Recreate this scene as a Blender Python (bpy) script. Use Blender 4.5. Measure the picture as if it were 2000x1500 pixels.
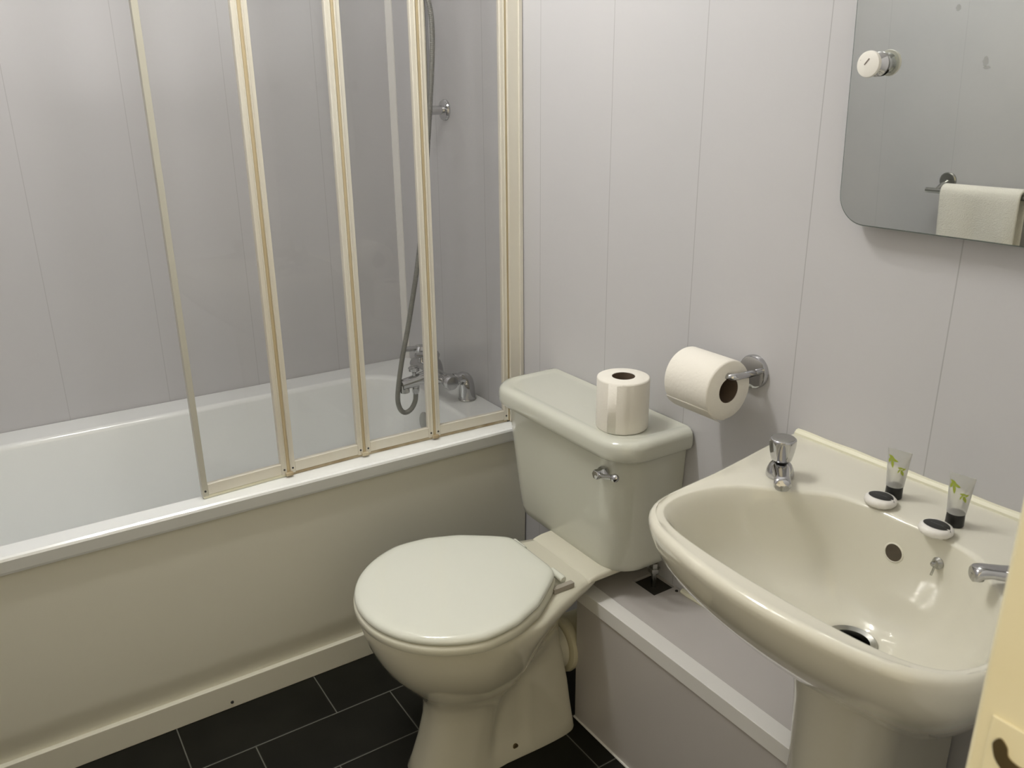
import bpy, bmesh, math, random
from mathutils import Vector, Matrix
random.seed(7)
for o in list(bpy.data.objects): bpy.data.objects.remove(o)
scn = bpy.context.scene
COL = scn.collection

# ------------------------------------------------------------------ camera
cam = bpy.data.cameras.new('camera'); co = bpy.data.objects.new('camera', cam); COL.objects.link(co)
R_ = (0.5465123, 0.8374049, -0.0087916); U_ = (-0.2711583, 0.1868779, 0.9442192); F_ = (-0.7923367, 0.5136435, -0.3292004)
CAM = (2.3321, -1.11, 1.32)
co.matrix_world = Matrix(((R_[0], U_[0], -F_[0], CAM[0]), (R_[1], U_[1], -F_[1], CAM[1]), (R_[2], U_[2], -F_[2], CAM[2]), (0, 0, 0, 1)))
cam.sensor_width = 36; cam.lens = 1611.8 * 36 / 2000; cam.clip_start = 0.01
cam.dof.use_dof = True; cam.dof.focus_distance = 1.75; cam.dof.aperture_fstop = 11
scn.camera = co

# ------------------------------------------------------------------ world, exposure, lamps
w = bpy.data.worlds.new('world'); scn.world = w; w.use_nodes = True
w.node_tree.nodes['Background'].inputs[0].default_value = (1.0, 0.86, 0.58, 1)
w.node_tree.nodes['Background'].inputs[1].default_value = 1.08
scn.view_settings.view_transform = 'Standard'; scn.view_settings.look = 'None'
scn.view_settings.gamma = 1; scn.view_settings.use_curve_mapping = False
scn.view_settings.exposure = 0.0
LAMPS = [(0.99, -0.93, 2.235), (0.99, -0.76, 2.235), (0.99, -0.59, 2.235)]
LAMP_W = 9.5; LAMP_COL = (1.0, 0.985, 0.95)

# ------------------------------------------------------------------ materials
def mat(name, col, rough=.4, metal=0, spec=.5, coat=0, trans=0, ior=1.45, emis=None, sss=0):
    m = bpy.data.materials.new(name); m.use_nodes = True
    b = m.node_tree.nodes['Principled BSDF']
    b.inputs['Base Color'].default_value = (*col, 1); b.inputs['Roughness'].default_value = rough
    b.inputs['Metallic'].default_value = metal; b.inputs['Specular IOR Level'].default_value = spec
    b.inputs['Coat Weight'].default_value = coat; b.inputs['Coat Roughness'].default_value = .05
    b.inputs['Transmission Weight'].default_value = trans; b.inputs['IOR'].default_value = ior
    b.inputs['Subsurface Weight'].default_value = sss
    if emis:
        b.inputs['Emission Color'].default_value = (*emis[0], 1); b.inputs['Emission Strength'].default_value = emis[1]
    return m
def nd(m, t, **kw):
    n = m.node_tree.nodes.new(t)
    for k, v in kw.items(): setattr(n, k, v)
    return n
def lk(m, a, b): m.node_tree.links.new(a, b)
def math_(m, op, a, b=None, c=None):
    n = nd(m, 'ShaderNodeMath', operation=op)
    for i, x in enumerate((a, b, c)):
        if x is None: continue
        if isinstance(x, (int, float)): n.inputs[i].default_value = x
        else: lk(m, x, n.inputs[i])
    return n.outputs[0]
def noise_col(m, c1, c2, scale, detail=3, lo=.35, hi=.65, stretch=None):
    tc = nd(m, 'ShaderNodeTexCoord'); nz = nd(m, 'ShaderNodeTexNoise')
    nz.inputs['Scale'].default_value = scale; nz.inputs['Detail'].default_value = detail
    src = tc.outputs['Object']
    if stretch:
        mp = nd(m, 'ShaderNodeMapping'); mp.inputs['Scale'].default_value = stretch; lk(m, src, mp.inputs[0]); src = mp.outputs[0]
    lk(m, src, nz.inputs['Vector'])
    cr = nd(m, 'ShaderNodeValToRGB'); cr.color_ramp.elements[0].position = lo; cr.color_ramp.elements[1].position = hi
    cr.color_ramp.elements[0].color = (*c1, 1); cr.color_ramp.elements[1].color = (*c2, 1)
    lk(m, nz.outputs[0], cr.inputs[0])
    return cr.outputs[0], nz.outputs[0], tc

def panel_wall(name, axis, phase, pitch=.247, dark=.5, rough=.33, spec=.4):
    m = mat(name, (.6, .58, .6), rough=rough, spec=spec)
    b = m.node_tree.nodes['Principled BSDF']
    c, n, tc = noise_col(m, (.530, .530, .545), (.556, .548, .560), 2.2, 4, .3, .7, (1, 1, .35))
    sp = nd(m, 'ShaderNodeSeparateXYZ'); lk(m, tc.outputs['Object'], sp.inputs[0])
    v = math_(m, 'ADD', sp.outputs[axis], 20 * pitch - phase)
    f = math_(m, 'MODULO', v, pitch)
    d = math_(m, 'MINIMUM', f, math_(m, 'SUBTRACT', pitch, f))
    line = math_(m, 'MULTIPLY', math_(m, 'LESS_THAN', d, .0009), dark)
    mx = nd(m, 'ShaderNodeMix', data_type='RGBA'); lk(m, line, mx.inputs[0]); lk(m, c, mx.inputs[6]); mx.inputs[7].default_value = (.25, .245, .25, 1)
    lk(m, mx.outputs[2], b.inputs['Base Color'])
    g = math_(m, 'MINIMUM', math_(m, 'DIVIDE', d, .003), 1.0)
    # slight bow in each board
    bow = nd(m, 'ShaderNodeTexNoise'); bow.inputs['Scale'].default_value = 3.0
    mp = nd(m, 'ShaderNodeMapping'); mp.inputs['Scale'].default_value = (1, 1, .12); lk(m, tc.outputs['Object'], mp.inputs[0]); lk(m, mp.outputs[0], bow.inputs['Vector'])
    hgt = math_(m, 'ADD', math_(m, 'MULTIPLY', g, .03), math_(m, 'MULTIPLY', bow.outputs[0], 1.0))
    bp = nd(m, 'ShaderNodeBump'); bp.inputs['Strength'].default_value = .6; bp.inputs['Distance'].default_value = .004
    lk(m, hgt, bp.inputs['Height']); lk(m, bp.outputs[0], b.inputs['Normal'])
    return m
M = {}
M['wall_x'] = panel_wall('pvc boards back wall', 0, .006)
M['wall_f'] = panel_wall('pvc boards front wall', 0, .1, .25, .22)
M['wall_y'] = panel_wall('pvc boards left wall', 1, .015, .25, .32, .5, .2)
M['ceiling'] = mat('ceiling paint', (.80, .79, .77), .8)
M['box'] = mat('boxing board', (.50, .475, .455), .25)
M['upvc'] = mat('white upvc trim', (.74, .73, .70), .35)
M['sealant'] = mat('yellowed sealant', (.78, .76, .60), .45)
M['ceramic'] = mat('white ceramic', (.655, .635, .525), .1, coat=.6)
M['cistern'] = mat('white ceramic cistern', (.60, .61, .535), .09, coat=.5)
M['lid'] = mat('white plastic seat', (.72, .735, .655), .09, coat=.2)
M['seat'] = mat('ivory plastic seat ring', (.70, .69, .58), .25)
M['basin'] = mat('white ceramic basin', (.71, .69, .59), .07, coat=.6)
M['acrylic'] = mat('white acrylic', (.90, .92, .91), .15, coat=.4)
M['panel'] = mat('cream bath panel', (.73, .715, .615), .3)
M['chrome'] = mat('chrome', (.52, .52, .53), .09, 1)
M['steel'] = mat('brushed chrome', (.42, .42, .40), .24, 1)
M['hose'] = mat('grey metal hose', (.22, .22, .20), .38, .5)
M['dark'] = mat('dark void', (.03, .027, .022), .6)
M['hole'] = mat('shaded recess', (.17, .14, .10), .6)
M['rubber'] = mat('grey rubber', (.05, .05, .05), .5)
M['black'] = mat('black plastic', (.012, .012, .012), .3)
M['grey'] = mat('grey plastic', (.36, .33, .28), .5)
M['brass'] = mat('tarnished brass', (.16, .12, .06), .4, .7)
M['white'] = mat('white enamel', (.8, .78, .73), .25)
M['soap'] = mat('soap wrapper', (.78, .76, .72), .3, coat=.2)
M['collar'] = mat('pan connector plastic', (.62, .58, .42), .4)
M['cardboard'] = mat('cardboard core', (.14, .10, .07), .8)
M['leaf'] = mat('green leaf print', (.30, .36, .05), .4)
M['ink'] = mat('faint print', (.2, .17, .15), .5)
M['greytext'] = mat('grey print', (.16, .16, .17), .4)
M['lampglass'] = mat('lamp glass', (.9, .9, .9), .4, emis=((1.0, .95, .86), 14))

# rib reflecting mirror glass with small desilvered smudges
m = mat('mirror silver', (.70, .72, .68), .012, 1); M['mirror'] = m
b = m.node_tree.nodes['Principled BSDF']
c, n, tc = noise_col(m, (.73, .75, .72), (.77, .785, .75), 9, 5)
lk(m, c, b.inputs['Base Color'])
M['mirroredge'] = mat('mirror edge glass', (.13, .16, .15), .2)
M['smudge'] = mat('grey smudge', (.25, .25, .23), .6)

# tissue
m = mat('toilet tissue', (.82, .79, .72), .9, sss=.0); M['tissue'] = m
b = m.node_tree.nodes['Principled BSDF']
tc = nd(m, 'ShaderNodeTexCoord'); nz = nd(m, 'ShaderNodeTexNoise'); nz.inputs['Scale'].default_value = 160; nz.inputs['Detail'].default_value = 2
lk(m, tc.outputs['Object'], nz.inputs['Vector']); bp = nd(m, 'ShaderNodeBump'); bp.inputs['Strength'].default_value = .25; bp.inputs['Distance'].default_value = .002
lk(m, nz.outputs[0], bp.inputs['Height']); lk(m, bp.outputs[0], b.inputs['Normal'])
# towel
m = mat('white terry', (.82, .80, .74), .95); M['towel'] = m
b = m.node_tree.nodes['Principled BSDF']
tc = nd(m, 'ShaderNodeTexCoord'); nz = nd(m, 'ShaderNodeTexNoise'); nz.inputs['Scale'].default_value = 300
lk(m, tc.outputs['Object'], nz.inputs['Vector']); bp = nd(m, 'ShaderNodeBump'); bp.inputs['Strength'].default_value = .7; bp.inputs['Distance'].default_value = .003
lk(m, nz.outputs[0], bp.inputs['Height']); lk(m, bp.outputs[0], b.inputs['Normal'])

# clear pane: fresnel mix of transparent and glossy
def pane(name, tint, gloss=1.0, haze=.0):
    m = bpy.data.materials.new(name); m.use_nodes = True
    nt = m.node_tree; nt.nodes.clear()
    out = nd(m, 'ShaderNodeOutputMaterial'); tr = nd(m, 'ShaderNodeBsdfTransparent'); tr.inputs[0].default_value = (*tint, 1)
    gl = nd(m, 'ShaderNodeBsdfGlossy'); gl.inputs['Roughness'].default_value = .01; gl.inputs[0].default_value = (1, 1, 1, 1)
    fr = nd(m, 'ShaderNodeFresnel'); fr.inputs['IOR'].default_value = 1.5
    mx = nd(m, 'ShaderNodeMixShader'); lk(m, math_(m, 'MULTIPLY', fr.outputs[0], gloss), mx.inputs[0]); lk(m, tr.outputs[0], mx.inputs[1]); lk(m, gl.outputs[0], mx.inputs[2])
    last = mx.outputs[0]
    if haze:
        df = nd(m, 'ShaderNodeBsdfDiffuse'); df.inputs[0].default_value = (.8, .8, .78, 1)
        m2 = nd(m, 'ShaderNodeMixShader'); m2.inputs[0].default_value = haze; lk(m, last, m2.inputs[1]); lk(m, df.outputs[0], m2.inputs[2]); last = m2.outputs[0]
    lk(m, last, out.inputs[0])
    return m
M['pane'] = pane('screen glass', (1.0, 1.0, 1.0), .5, .022)
M['tube'] = pane('frosted clear plastic', (.88, .88, .86), .7, .32)
M['clearseal'] = pane('translucent seal', (.9, .9, .84), .5, .62)

# screen frame: ivory with a tan water stain running down a narrow zone beside the hinge (position from the generated x of each stile)
def frame_mat(name, c1, c2):
    m = mat(name, c1, .35)
    b = m.node_tree.nodes['Principled BSDF']
    c, n, tc = noise_col(m, c1, c2, 14, 4, .35, .75, (1, 1, .12))
    lk(m, c, b.inputs['Base Color']); return m
M['frame'] = frame_mat('ivory enamel frame', (.70, .675, .595), (.68, .635, .53))
M['freeframe'] = frame_mat('dulled ivory frame', (.52, .51, .44), (.50, .47, .38))
M['hinge'] = frame_mat('stained hinge seal', (.58, .49, .32), (.50, .41, .25))
M['scum'] = frame_mat('brown stain', (.34, .25, .13), (.60, .54, .40))

# floor tiles : slate vinyl with pale joints, planks run along y
m = mat('slate floor', (.03, .03, .03), .5); M['floor'] = m
b = m.node_tree.nodes['Principled BSDF']; b.inputs['Specular IOR Level'].default_value = .25
c, n, tc = noise_col(m, (.004, .004, .0026), (.010, .010, .007), 8, 8, .3, .7)
mp = nd(m, 'ShaderNodeMapping'); mp.inputs['Rotation'].default_value = (0, 0, math.pi / 2); lk(m, tc.outputs['Object'], mp.inputs[0])
def joints(m, tc):
    sp = nd(m, 'ShaderNodeSeparateXYZ'); lk(m, tc.outputs['Object'], sp.inputs[0])
    X, Y = sp.outputs[0], sp.outputs[1]
    Wd, Ln = .152, .3165
    xs = math_(m, 'DIVIDE', math_(m, 'ADD', X, 10 * Wd - .831), Wd)
    row = math_(m, 'FLOOR', xs); fx = math_(m, 'SUBTRACT', xs, row)
    dx = math_(m, 'MULTIPLY', math_(m, 'MINIMUM', fx, math_(m, 'SUBTRACT', 1.0, fx)), Wd)
    # row 9 (against the bath) has joints at -.616, row 10 at -.486
    sh = math_(m, 'MULTIPLY', math_(m, 'SUBTRACT', row, 9.0), .131)
    ys = math_(m, 'DIVIDE', math_(m, 'ADD', math_(m, 'SUBTRACT', Y, sh), 20 * Ln + .619), Ln)
    fy = math_(m, 'FRACT', ys)
    dy = math_(m, 'MULTIPLY', math_(m, 'MINIMUM', fy, math_(m, 'SUBTRACT', 1.0, fy)), Ln)
    d = math_(m, 'MINIMUM', dx, dy)
    return math_(m, 'LESS_THAN', d, .0013), d
ln, d = joints(m, tc)
mx = nd(m, 'ShaderNodeMix', data_type='RGBA'); lk(m, ln, mx.inputs[0]); lk(m, c, mx.inputs[6]); mx.inputs[7].default_value = (.13, .13, .115, 1)
lk(m, mx.outputs[2], b.inputs['Base Color'])
bp = nd(m, 'ShaderNodeBump'); bp.inputs['Strength'].default_value = .5; bp.inputs['Distance'].default_value = .002
lk(m, math_(m, 'ADD', math_(m, 'MINIMUM', math_(m, 'DIVIDE', d, .004), 1.0), n), bp.inputs['Height']); lk(m, bp.outputs[0], b.inputs['Normal'])

# cream painted jamb
m = mat('cream gloss paint', (.86, .74, .48), .35); M['cream'] = m
b = m.node_tree.nodes['Principled BSDF']
c, n, tc = noise_col(m, (.95, .89, .66), (.92, .84, .58), 6, 4)
lk(m, c, b.inputs['Base Color'])

# ------------------------------------------------------------------ mesh helpers
def link(o, parent=None):
    COL.objects.link(o)
    if parent: o.parent = parent
    return o
ORIGIN = {}
def root(name, label, cat, loc=(0, 0, 0), group=None, kind=None):
    o = bpy.data.objects.new(name, None); COL.objects.link(o); o.location = loc; o.empty_display_size = .02
    o['label'] = label; o['category'] = cat
    if group: o['group'] = group
    if kind: o['kind'] = kind
    ORIGIN[o.name] = Vector(loc); return o
def base_of(p):
    while p.parent: p = p.parent
    return ORIGIN.get(p.name, Vector((0, 0, 0)))
def obj(name, bm, m, parent=None, smooth=True, angle=35, label=None, bev=0, seg=3, sub=0):
    bmesh.ops.recalc_face_normals(bm, faces=bm.faces)
    me = bpy.data.meshes.new(name); 
    if parent is not None:
        bmesh.ops.translate(bm, verts=bm.verts, vec=-base_of(parent))
    bm.to_mesh(me); bm.free()
    o = bpy.data.objects.new(name, me); link(o, parent)
    me.materials.append(M[m] if isinstance(m, str) else m)
    if smooth:
        for p in me.polygons: p.use_smooth = True
        bm2 = bmesh.new(); bm2.from_mesh(me)
        for e in bm2.edges:
            if len(e.link_faces) == 2 and e.calc_face_angle(0) > math.radians(angle): e.smooth = False
        bm2.to_mesh(me); bm2.free()
    if bev:
        b = o.modifiers.new('bevel', 'BEVEL'); b.width = bev; b.segments = seg; b.limit_method = 'ANGLE'; b.angle_limit = math.radians(40)
        for p in me.polygons: p.use_smooth = True
        b.harden_normals = True
        for e in me.edges: e.use_edge_sharp = False
    if sub:
        s = o.modifiers.new('sub', 'SUBSURF'); s.levels = sub; s.render_levels = sub
    if label: o['label'] = label
    return o
def wn(o):
    m_ = o.modifiers.new('wn', 'WEIGHTED_NORMAL'); m_.keep_sharp = True; m_.weight = 80; return o
def tag(o, label=None, cat=None, group=None, kind=None):
    if label: o['label'] = label
    if cat: o['category'] = cat
    if group: o['group'] = group
    if kind: o['kind'] = kind
    return o
def BM(): return bmesh.new()
def box(bm, x0, x1, y0, y1, z0, z1, mtx=None):
    vs = [bm.verts.new(v) for v in ((x0, y0, z0), (x1, y0, z0), (x1, y1, z0), (x0, y1, z0), (x0, y0, z1), (x1, y0, z1), (x1, y1, z1), (x0, y1, z1))]
    for f in ((0, 3, 2, 1), (4, 5, 6, 7), (0, 1, 5, 4), (1, 2, 6, 5), (2, 3, 7, 6), (3, 0, 4, 7)): bm.faces.new([vs[i] for i in f])
    if mtx: bmesh.ops.transform(bm, matrix=mtx, verts=vs)
    return bm
def loft(bm, rings, cap0=True, cap1=True, closed=True):
    R = [[bm.verts.new(p) for p in r] for r in rings]
    n = len(R[0])
    for a, b in zip(R, R[1:]):
        for i in range(n if closed else n - 1):
            j = (i + 1) % n
            bm.faces.new((a[i], a[j], b[j], b[i]))
    if cap0: bm.faces.new(R[0][::-1])
    if cap1: bm.faces.new(R[-1])
    return R
def lathe(bm, prof, org=(0, 0, 0), axis=(0, 0, 1), n=40, cap=True):
    ax = Vector(axis).normalized(); q = Vector((0, 0, 1)).rotation_difference(ax).to_matrix(); o = Vector(org)
    rings = [[o + q @ Vector((r * math.cos(2 * math.pi * i / n), r * math.sin(2 * math.pi * i / n), h)) for i in range(n)] for r, h in prof]
    return loft(bm, rings, cap, cap)
def catmull(pts, k=8, closed=False):
    P = [Vector(p) for p in pts]; n = len(P); out = []
    rng = range(n) if closed else range(n - 1)
    for i in rng:
        if closed: a, b, c, d = P[(i - 1) % n], P[i], P[(i + 1) % n], P[(i + 2) % n]
        else: a, b, c, d = P[max(i - 1, 0)], P[i], P[i + 1], P[min(i + 2, n - 1)]
        for j in range(k):
            t = j / k
            out.append(.5 * ((2 * b) + (c - a) * t + (2 * a - 5 * b + 4 * c - d) * t * t + (3 * b - a - 3 * c + d) * t ** 3))
    if not closed: out.append(P[-1])
    return out
def tube(bm, pts, rad, n=14, cap=True, sx=1.0):
    P = [Vector(p) for p in pts]; m = len(P)
    T = [(P[min(i + 1, m - 1)] - P[max(i - 1, 0)]).normalized() for i in range(m)]
    u = T[0].orthogonal().normalized(); rings = []
    for i in range(m):
        u = (u - u.dot(T[i]) * T[i]).normalized(); v = T[i].cross(u)
        r = rad(i / (m - 1)) if callable(rad) else rad
        rings.append([P[i] + r * (math.cos(a) * u * sx + math.sin(a) * v) for a in (2 * math.pi * k / n for k in range(n))])
    return loft(bm, rings, cap, cap)
def resample(pts, step):
    P = [Vector(p) for p in pts]; out = [P[0]]; acc = 0
    for a, b in zip(P, P[1:]):
        L = (b - a).length
        if L == 0: continue
        while acc + L >= step:
            t = (step - acc) / L; a = a.lerp(b, t); out.append(a.copy()); L = (b - a).length; acc = 0
            if L == 0: break
        acc += L
    return out
def prism(bm, poly, y0, y1, plane='xz'):
    f = {'xz': lambda a, b, t: (a, t, b), 'yz': lambda a, b, t: (t, a, b), 'xy': lambda a, b, t: (a, b, t)}[plane]
    loft(bm, [[f(a, b, y0) for a, b in poly], [f(a, b, y1) for a, b in poly]])
    return bm
def copy_tree(o, parent=None):
    c = o.copy(); COL.objects.link(c); c.parent = parent
    for ch in list(o.children):
        if ch is not c: copy_tree(ch, c)
    return c
def rrect(x0, x1, y0, y1, r, k=8):
    if not isinstance(r, (list, tuple)): r = [r] * 4
    out = []
    for (cx, cy, a0, rr) in ((x1 - r[0], y1 - r[0], 0, r[0]), (x0 + r[1], y1 - r[1], 90, r[1]), (x0 + r[2], y0 + r[2], 180, r[2]), (x1 - r[3], y0 + r[3], 270, r[3])):
        for i in range(k + 1):
            a = math.radians(a0 + 90 * i / k); out.append((cx + rr * math.cos(a), cy + rr * math.sin(a)))
    return out

# ------------------------------------------------------------------ the setting
W, D, H = 2.14, -1.55, 2.30
def struct(name, bm, m, smooth=False, bev=0):
    o = obj(name, bm, m, None, smooth=smooth, bev=bev); o['kind'] = 'structure'; return o
struct('floor', box(BM(), -.05, 3.2, D - .05, .05, -.05, 0), 'floor')
struct('ceiling', box(BM(), -.05, W + .12, D - .05, .05, H, H + .05), 'ceiling')
struct('wall_back', box(BM(), -.05, W + .12, 0, .05, 0, H), 'wall_x')
struct('wall_left', box(BM(), -.05, 0, D, 0, 0, H), 'wall_y')
struct('wall_front', box(BM(), -.05, W + .12, D - .05, D, 0, H), 'wall_f')
JY = -.638   # doorway opening starts here
bm = BM(); box(bm, W, W + .12, JY + .03, 0, 0, H); box(bm, W, W + .12, D, JY - .78, 0, H); box(bm, W, W + .12, JY - .78, JY + .03, 2.02, H)
struct('wall_right', bm, 'ceiling')
# white strip that closes the corner of the boards
struct('trim_1', prism(BM(), [(0, 0), (.016, 0), (.016, -.003), (.003, -.016), (0, -.016)], .5, H, 'xy'), 'upvc')
# doorway lining with a keep cut into it
dr = root('door_1', 'cream painted door frame at the right edge, with a paint clogged latch keep', 'door frame', (W, JY, 0), kind='structure')
bm = BM(); box(bm, W - .004, W + .125, JY, JY + .03, 0, 2.02); box(bm, W - .004, W + .125, JY - .78, JY - .75, 0, 2.02); box(bm, W - .004, W + .125, JY - .78, JY + .03, 1.99, 2.03)
obj('door_lining', bm, 'cream', dr, bev=.004)
KX, KZ = W + .0195, .932
bm = BM(); box(bm, KX - .013, KX + .045, JY - .0016, JY, KZ - .04, KZ + .026)
kp = obj('strike_plate', bm, 'cream', dr, bev=.002, label='strike plate painted over in cream')
blob = [(-.010, .012), (-.006, .019), (-.001, .014), (.001, .006), (.007, .003), (.016, .003), (.028, -.001), (.030, -.010), (.018, -.012), (.010, -.016), (.002, -.012), (-.006, -.004), (-.009, .004)]
pts = catmull([(KX + a * .9, KZ + b * .72, 0) for a, b in blob], 5, True)
bm = BM(); prism(bm, [(p.x, p.y) for p in pts], JY - .0026, JY - .0014, 'xz'); obj('latch_opening', bm, 'brass', kp, label='dark bare metal around the latch slot')

# ------------------------------------------------------------------ bath
ba = root('bathtub', 'white acrylic bathtub along the left wall behind the folding screen', 'bathtub', (.35, -.78, 0))
def bring(x0, x1, y0, y1, r, z, k=10): return [(x, y, z) for x, y in rrect(x0, x1, y0, y1, r, k)]
RZ = .525
BF = D + .002
rings = [bring(.004, .690, BF, -.002, .006, .485), bring(.002, .695, BF, -.002, .006, .486), bring(.002, .698, BF, -.002, .006, .492), bring(.002, .7035, BF, -.002, .006, RZ - .008),
         bring(.002, .702, BF, -.002, .006, RZ - .003), bring(.002, .698, BF, -.002, .006, RZ), bring(.088, .651, BF + .13, -.105, [.10, .12, .12, .10], RZ),
         bring(.097, .645, BF + .138, -.113, [.10, .12, .12, .10], RZ - .004), bring(.101, .641, BF + .143, -.118, [.10, .12, .12, .10], RZ - .014),
         bring(.110, .634, BF + .16, -.130, [.10, .12, .12, .10], .45), bring(.135, .615, BF + .25, -.150, [.11, .12, .14, .12], .28),
         bring(.160, .592, BF + .33, -.175, [.11, .12, .14, .12], .19), bring(.20, .555, BF + .38, -.215, [.10, .10, .12, .10], .155), bring(.26, .49, BF + .5, -.30, [.08, .08, .1, .08], .145)]
bm = BM(); loft(bm, rings, False, True); o = wn(obj('shell', bm, 'acrylic', ba, angle=50))
for e in o.data.edges:
    za, zb = (o.data.vertices[i].co.z for i in e.vertices)
    if abs(za - zb) < 1e-5 and min(abs(za - .492), abs(za - (RZ - .008)), abs(za - (RZ - .003)), abs(za - RZ)) < 1e-4:
        if any((o.data.vertices[i].co.x + .35) > .695 or (o.data.vertices[i].co.x + .35) < .005 for i in e.vertices): e.use_edge_sharp = True
bm = BM(); lathe(bm, [(.026, 0), (.026, .004), (.02, .006), (.0, .006)], (.377, -.1375, .455), (0, -.99, .12), 28); obj('overflow_cover', bm, 'steel', ba, label='dark chrome overflow disc')
bm = BM(); lathe(bm, [(.034, 0), (.034, .003), (.022, .003), (.02, .001)], (.375, -.36, .146), (0, 0, 1), 28); obj('plughole', bm, 'chrome', ba)
# panel
pa = ba
prof = [(.655, .486), (.681, .486), (.685, .482), (.6862, .46), (.6870, .37), (.6855, .25), (.682, .14), (.679, .115), (.674, .095), (.672, .080), (.672, .066), (.655, .066)]
bm = BM(); prism(bm, prof, BF, -.004); wn(obj('side_panel', bm, 'panel', pa, angle=30, label='cream side panel under the rim'))
bm = BM(); prism(bm, [(.655, 0), (.6815, 0), (.6845, .067), (.655, .067)], BF, -.004); pl = obj('plinth', bm, 'panel', pa, bev=.0015, label='cream plinth strip along the floor')
bm = BM(); lathe(bm, [(.0038, 0), (.0036, .002), (.001, .0025)], (.6820, -.812, .016), (1, 0, 0), 12); obj('screw', bm, 'rubber', pl, label='dark screw head in the plinth')

# ------------------------------------------------------------------ bath screen: wall channel, four hinged panels
sc = root('bath_screen', 'four panel folding bath screen with ivory frames on the bath edge', 'bath screen', (.655, -.4, RZ))
ZT = 2.03
bm = BM()
prism(bm, [(.640, -.002), (.6405, -.036), (.648, -.036), (.648, -.030), (.664, -.030), (.664, -.036), (.671, -.036), (.6725, -.010), (.678, -.010), (.678, -.002)], RZ + .002, ZT + .01, 'xy')
obj('wall_channel', bm, 'frame', sc, angle=20, label='ivory wall channel of the screen')
J = [(.655, -.038), (.648, -.250), (.647, -.4355), (.653, -.6195), (.664, -.8080)]
def seg_box(bm, p, q, s0, s1, t0, t1, z0, z1):
    d = Vector((q[0] - p[0], q[1] - p[1], 0)); L = d.length; d.normalize(); nrm = Vector((-d.y, d.x, 0))
    vs = []
    for z in (z0, z1):
        for s, t in ((s0, t0), (s1, t0), (s1, t1), (s0, t1)):
            v = Vector((p[0], p[1], 0)) + d * s + nrm * t; vs.append(bm.verts.new((v.x, v.y, z)))
    for f in ((0, 3, 2, 1), (4, 5, 6, 7), (0, 1, 5, 4), (1, 2, 6, 5), (2, 3, 7, 6), (3, 0, 4, 7)): bm.faces.new([vs[i] for i in f])
for i in range(4):
    p, q = J[i], J[i + 1]; L = math.hypot(q[0] - p[0], q[1] - p[1])
    g0 = .001 if i == 0 else .0038; g1 = L - (.0 if i == 3 else .0038); sw = .0120
    z0, z1 = RZ + .008, ZT
    bm = BM(); seg_box(bm, p, q, g0 + sw - .003, g1 - sw + .003, -.002, .002, z0 + .02, z1 - .02)
    pn = obj('glass_panel', bm, 'pane', sc, smooth=False)
    for a, b in ((g0, g0 + sw), (g1 - sw, g1)):
        last = (i == 3 and b == g1)
        bm = BM(); seg_box(bm, p, q, a, b, -.007, .007, z0 - .002, z1)
        # raised bead near the hinge side
        c = (a if a == g0 else b - .004)
        if not last: seg_box(bm, p, q, c + .0005, c + .0035, -.0088, .0088, z0 - .002, z1)
        st = obj('stile', bm, 'freeframe' if last else 'frame', pn, bev=.0012, seg=2)
        if last: st['label'] = 'slim free edge stile of the screen'
        for zz in (z0 + .010, z0 + .022)[:1]:
            d = Vector((q[0] - p[0], q[1] - p[1], 0)).normalized(); nn = Vector((-d.y, d.x, 0))
            cpt = Vector((p[0], p[1], zz)) + d * ((a + b) / 2) + nn * (.0068)
            bm = BM(); lathe(bm, [(.0024, 0), (.0022, .0012), (.0008, .0014)], cpt, nn, 10); obj('rivet', bm, 'rubber', st)
    bm = BM(); seg_box(bm, p, q, g0 + sw, g1 - sw, -.0065, .0065, z0, z0 + .024); obj('bottom_rail', bm, 'frame', pn, bev=.0012, seg=2)
    bm = BM(); seg_box(bm, p, q, g0 + sw, g1 - sw, -.0065, .0065, z1 - .026, z1); obj('top_rail', bm, 'frame', pn, bev=.0012, seg=2)
    bm = BM(); seg_box(bm, p, q, g0 + .002, g1 - .002, -.0068, .0050, RZ + .0005, z0 - .0005)
    obj('drip_seal', bm, 'scum' if i < 3 else 'sealant', pn, bev=.001, seg=2, label='stained drip seal under the glass panel')
    if i < 3:
        bm = BM(); lathe(bm, [(.0066, RZ + .004), (.0066, ZT)], (q[0], q[1], 0), (0, 0, 1), 14)
        obj('hinge_strip', bm, 'hinge', sc, label='tan stained hinge strip')
        bm = BM(); box(bm, q[0] + .006, q[0] + .016, q[1] - .008, q[1] + .008, RZ + .004, RZ + .012); obj('hinge_cap', bm, 'scum', sc, bev=.0015)

# ------------------------------------------------------------------ shower rail, mixer and hose
sr = root('shower_rail', 'chrome shower slide rail on the back wall above the bath', 'shower rail', (.308, 0, 1.287))
bm = BM(); lathe(bm, [(.0095, 1.262), (.0100, 1.266), (.0100, 1.93), (.009, 1.935)], (.308, -.052, 0), (0, 0, 1), 20); obj('rail', bm, 'chrome', sr)
for z in (1.287, 1.91):
    bm = BM(); lathe(bm, [(.027, -.001), (.0275, .004), (.025, .008), (.018, .0105), (.0165, .0105)], (.308, -.0, z), (0, -1, 0), 32)
    rs = obj('bracket', bm, 'chrome', sr)
    bm = BM(); lathe(bm, [(.0115, .009), (.0115, .050), (.0105, .054)], (.308, 0, z), (0, -1, 0), 20); obj('bracket_stem', bm, 'chrome', rs)
bm = BM(); lathe(bm, [(.016, 1.745), (.018, 1.75), (.018, 1.79), (.016, 1.795)], (.308, -.052, 0), (0, 0, 1), 20); box(bm, .30, .316, -.095, -.06, 1.757, 1.783); obj('slider', bm, 'chrome', sr)
hs = root('shower_handset', 'chrome shower handset parked on the slide rail', 'shower head', (.308, -.10, 1.77))
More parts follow.
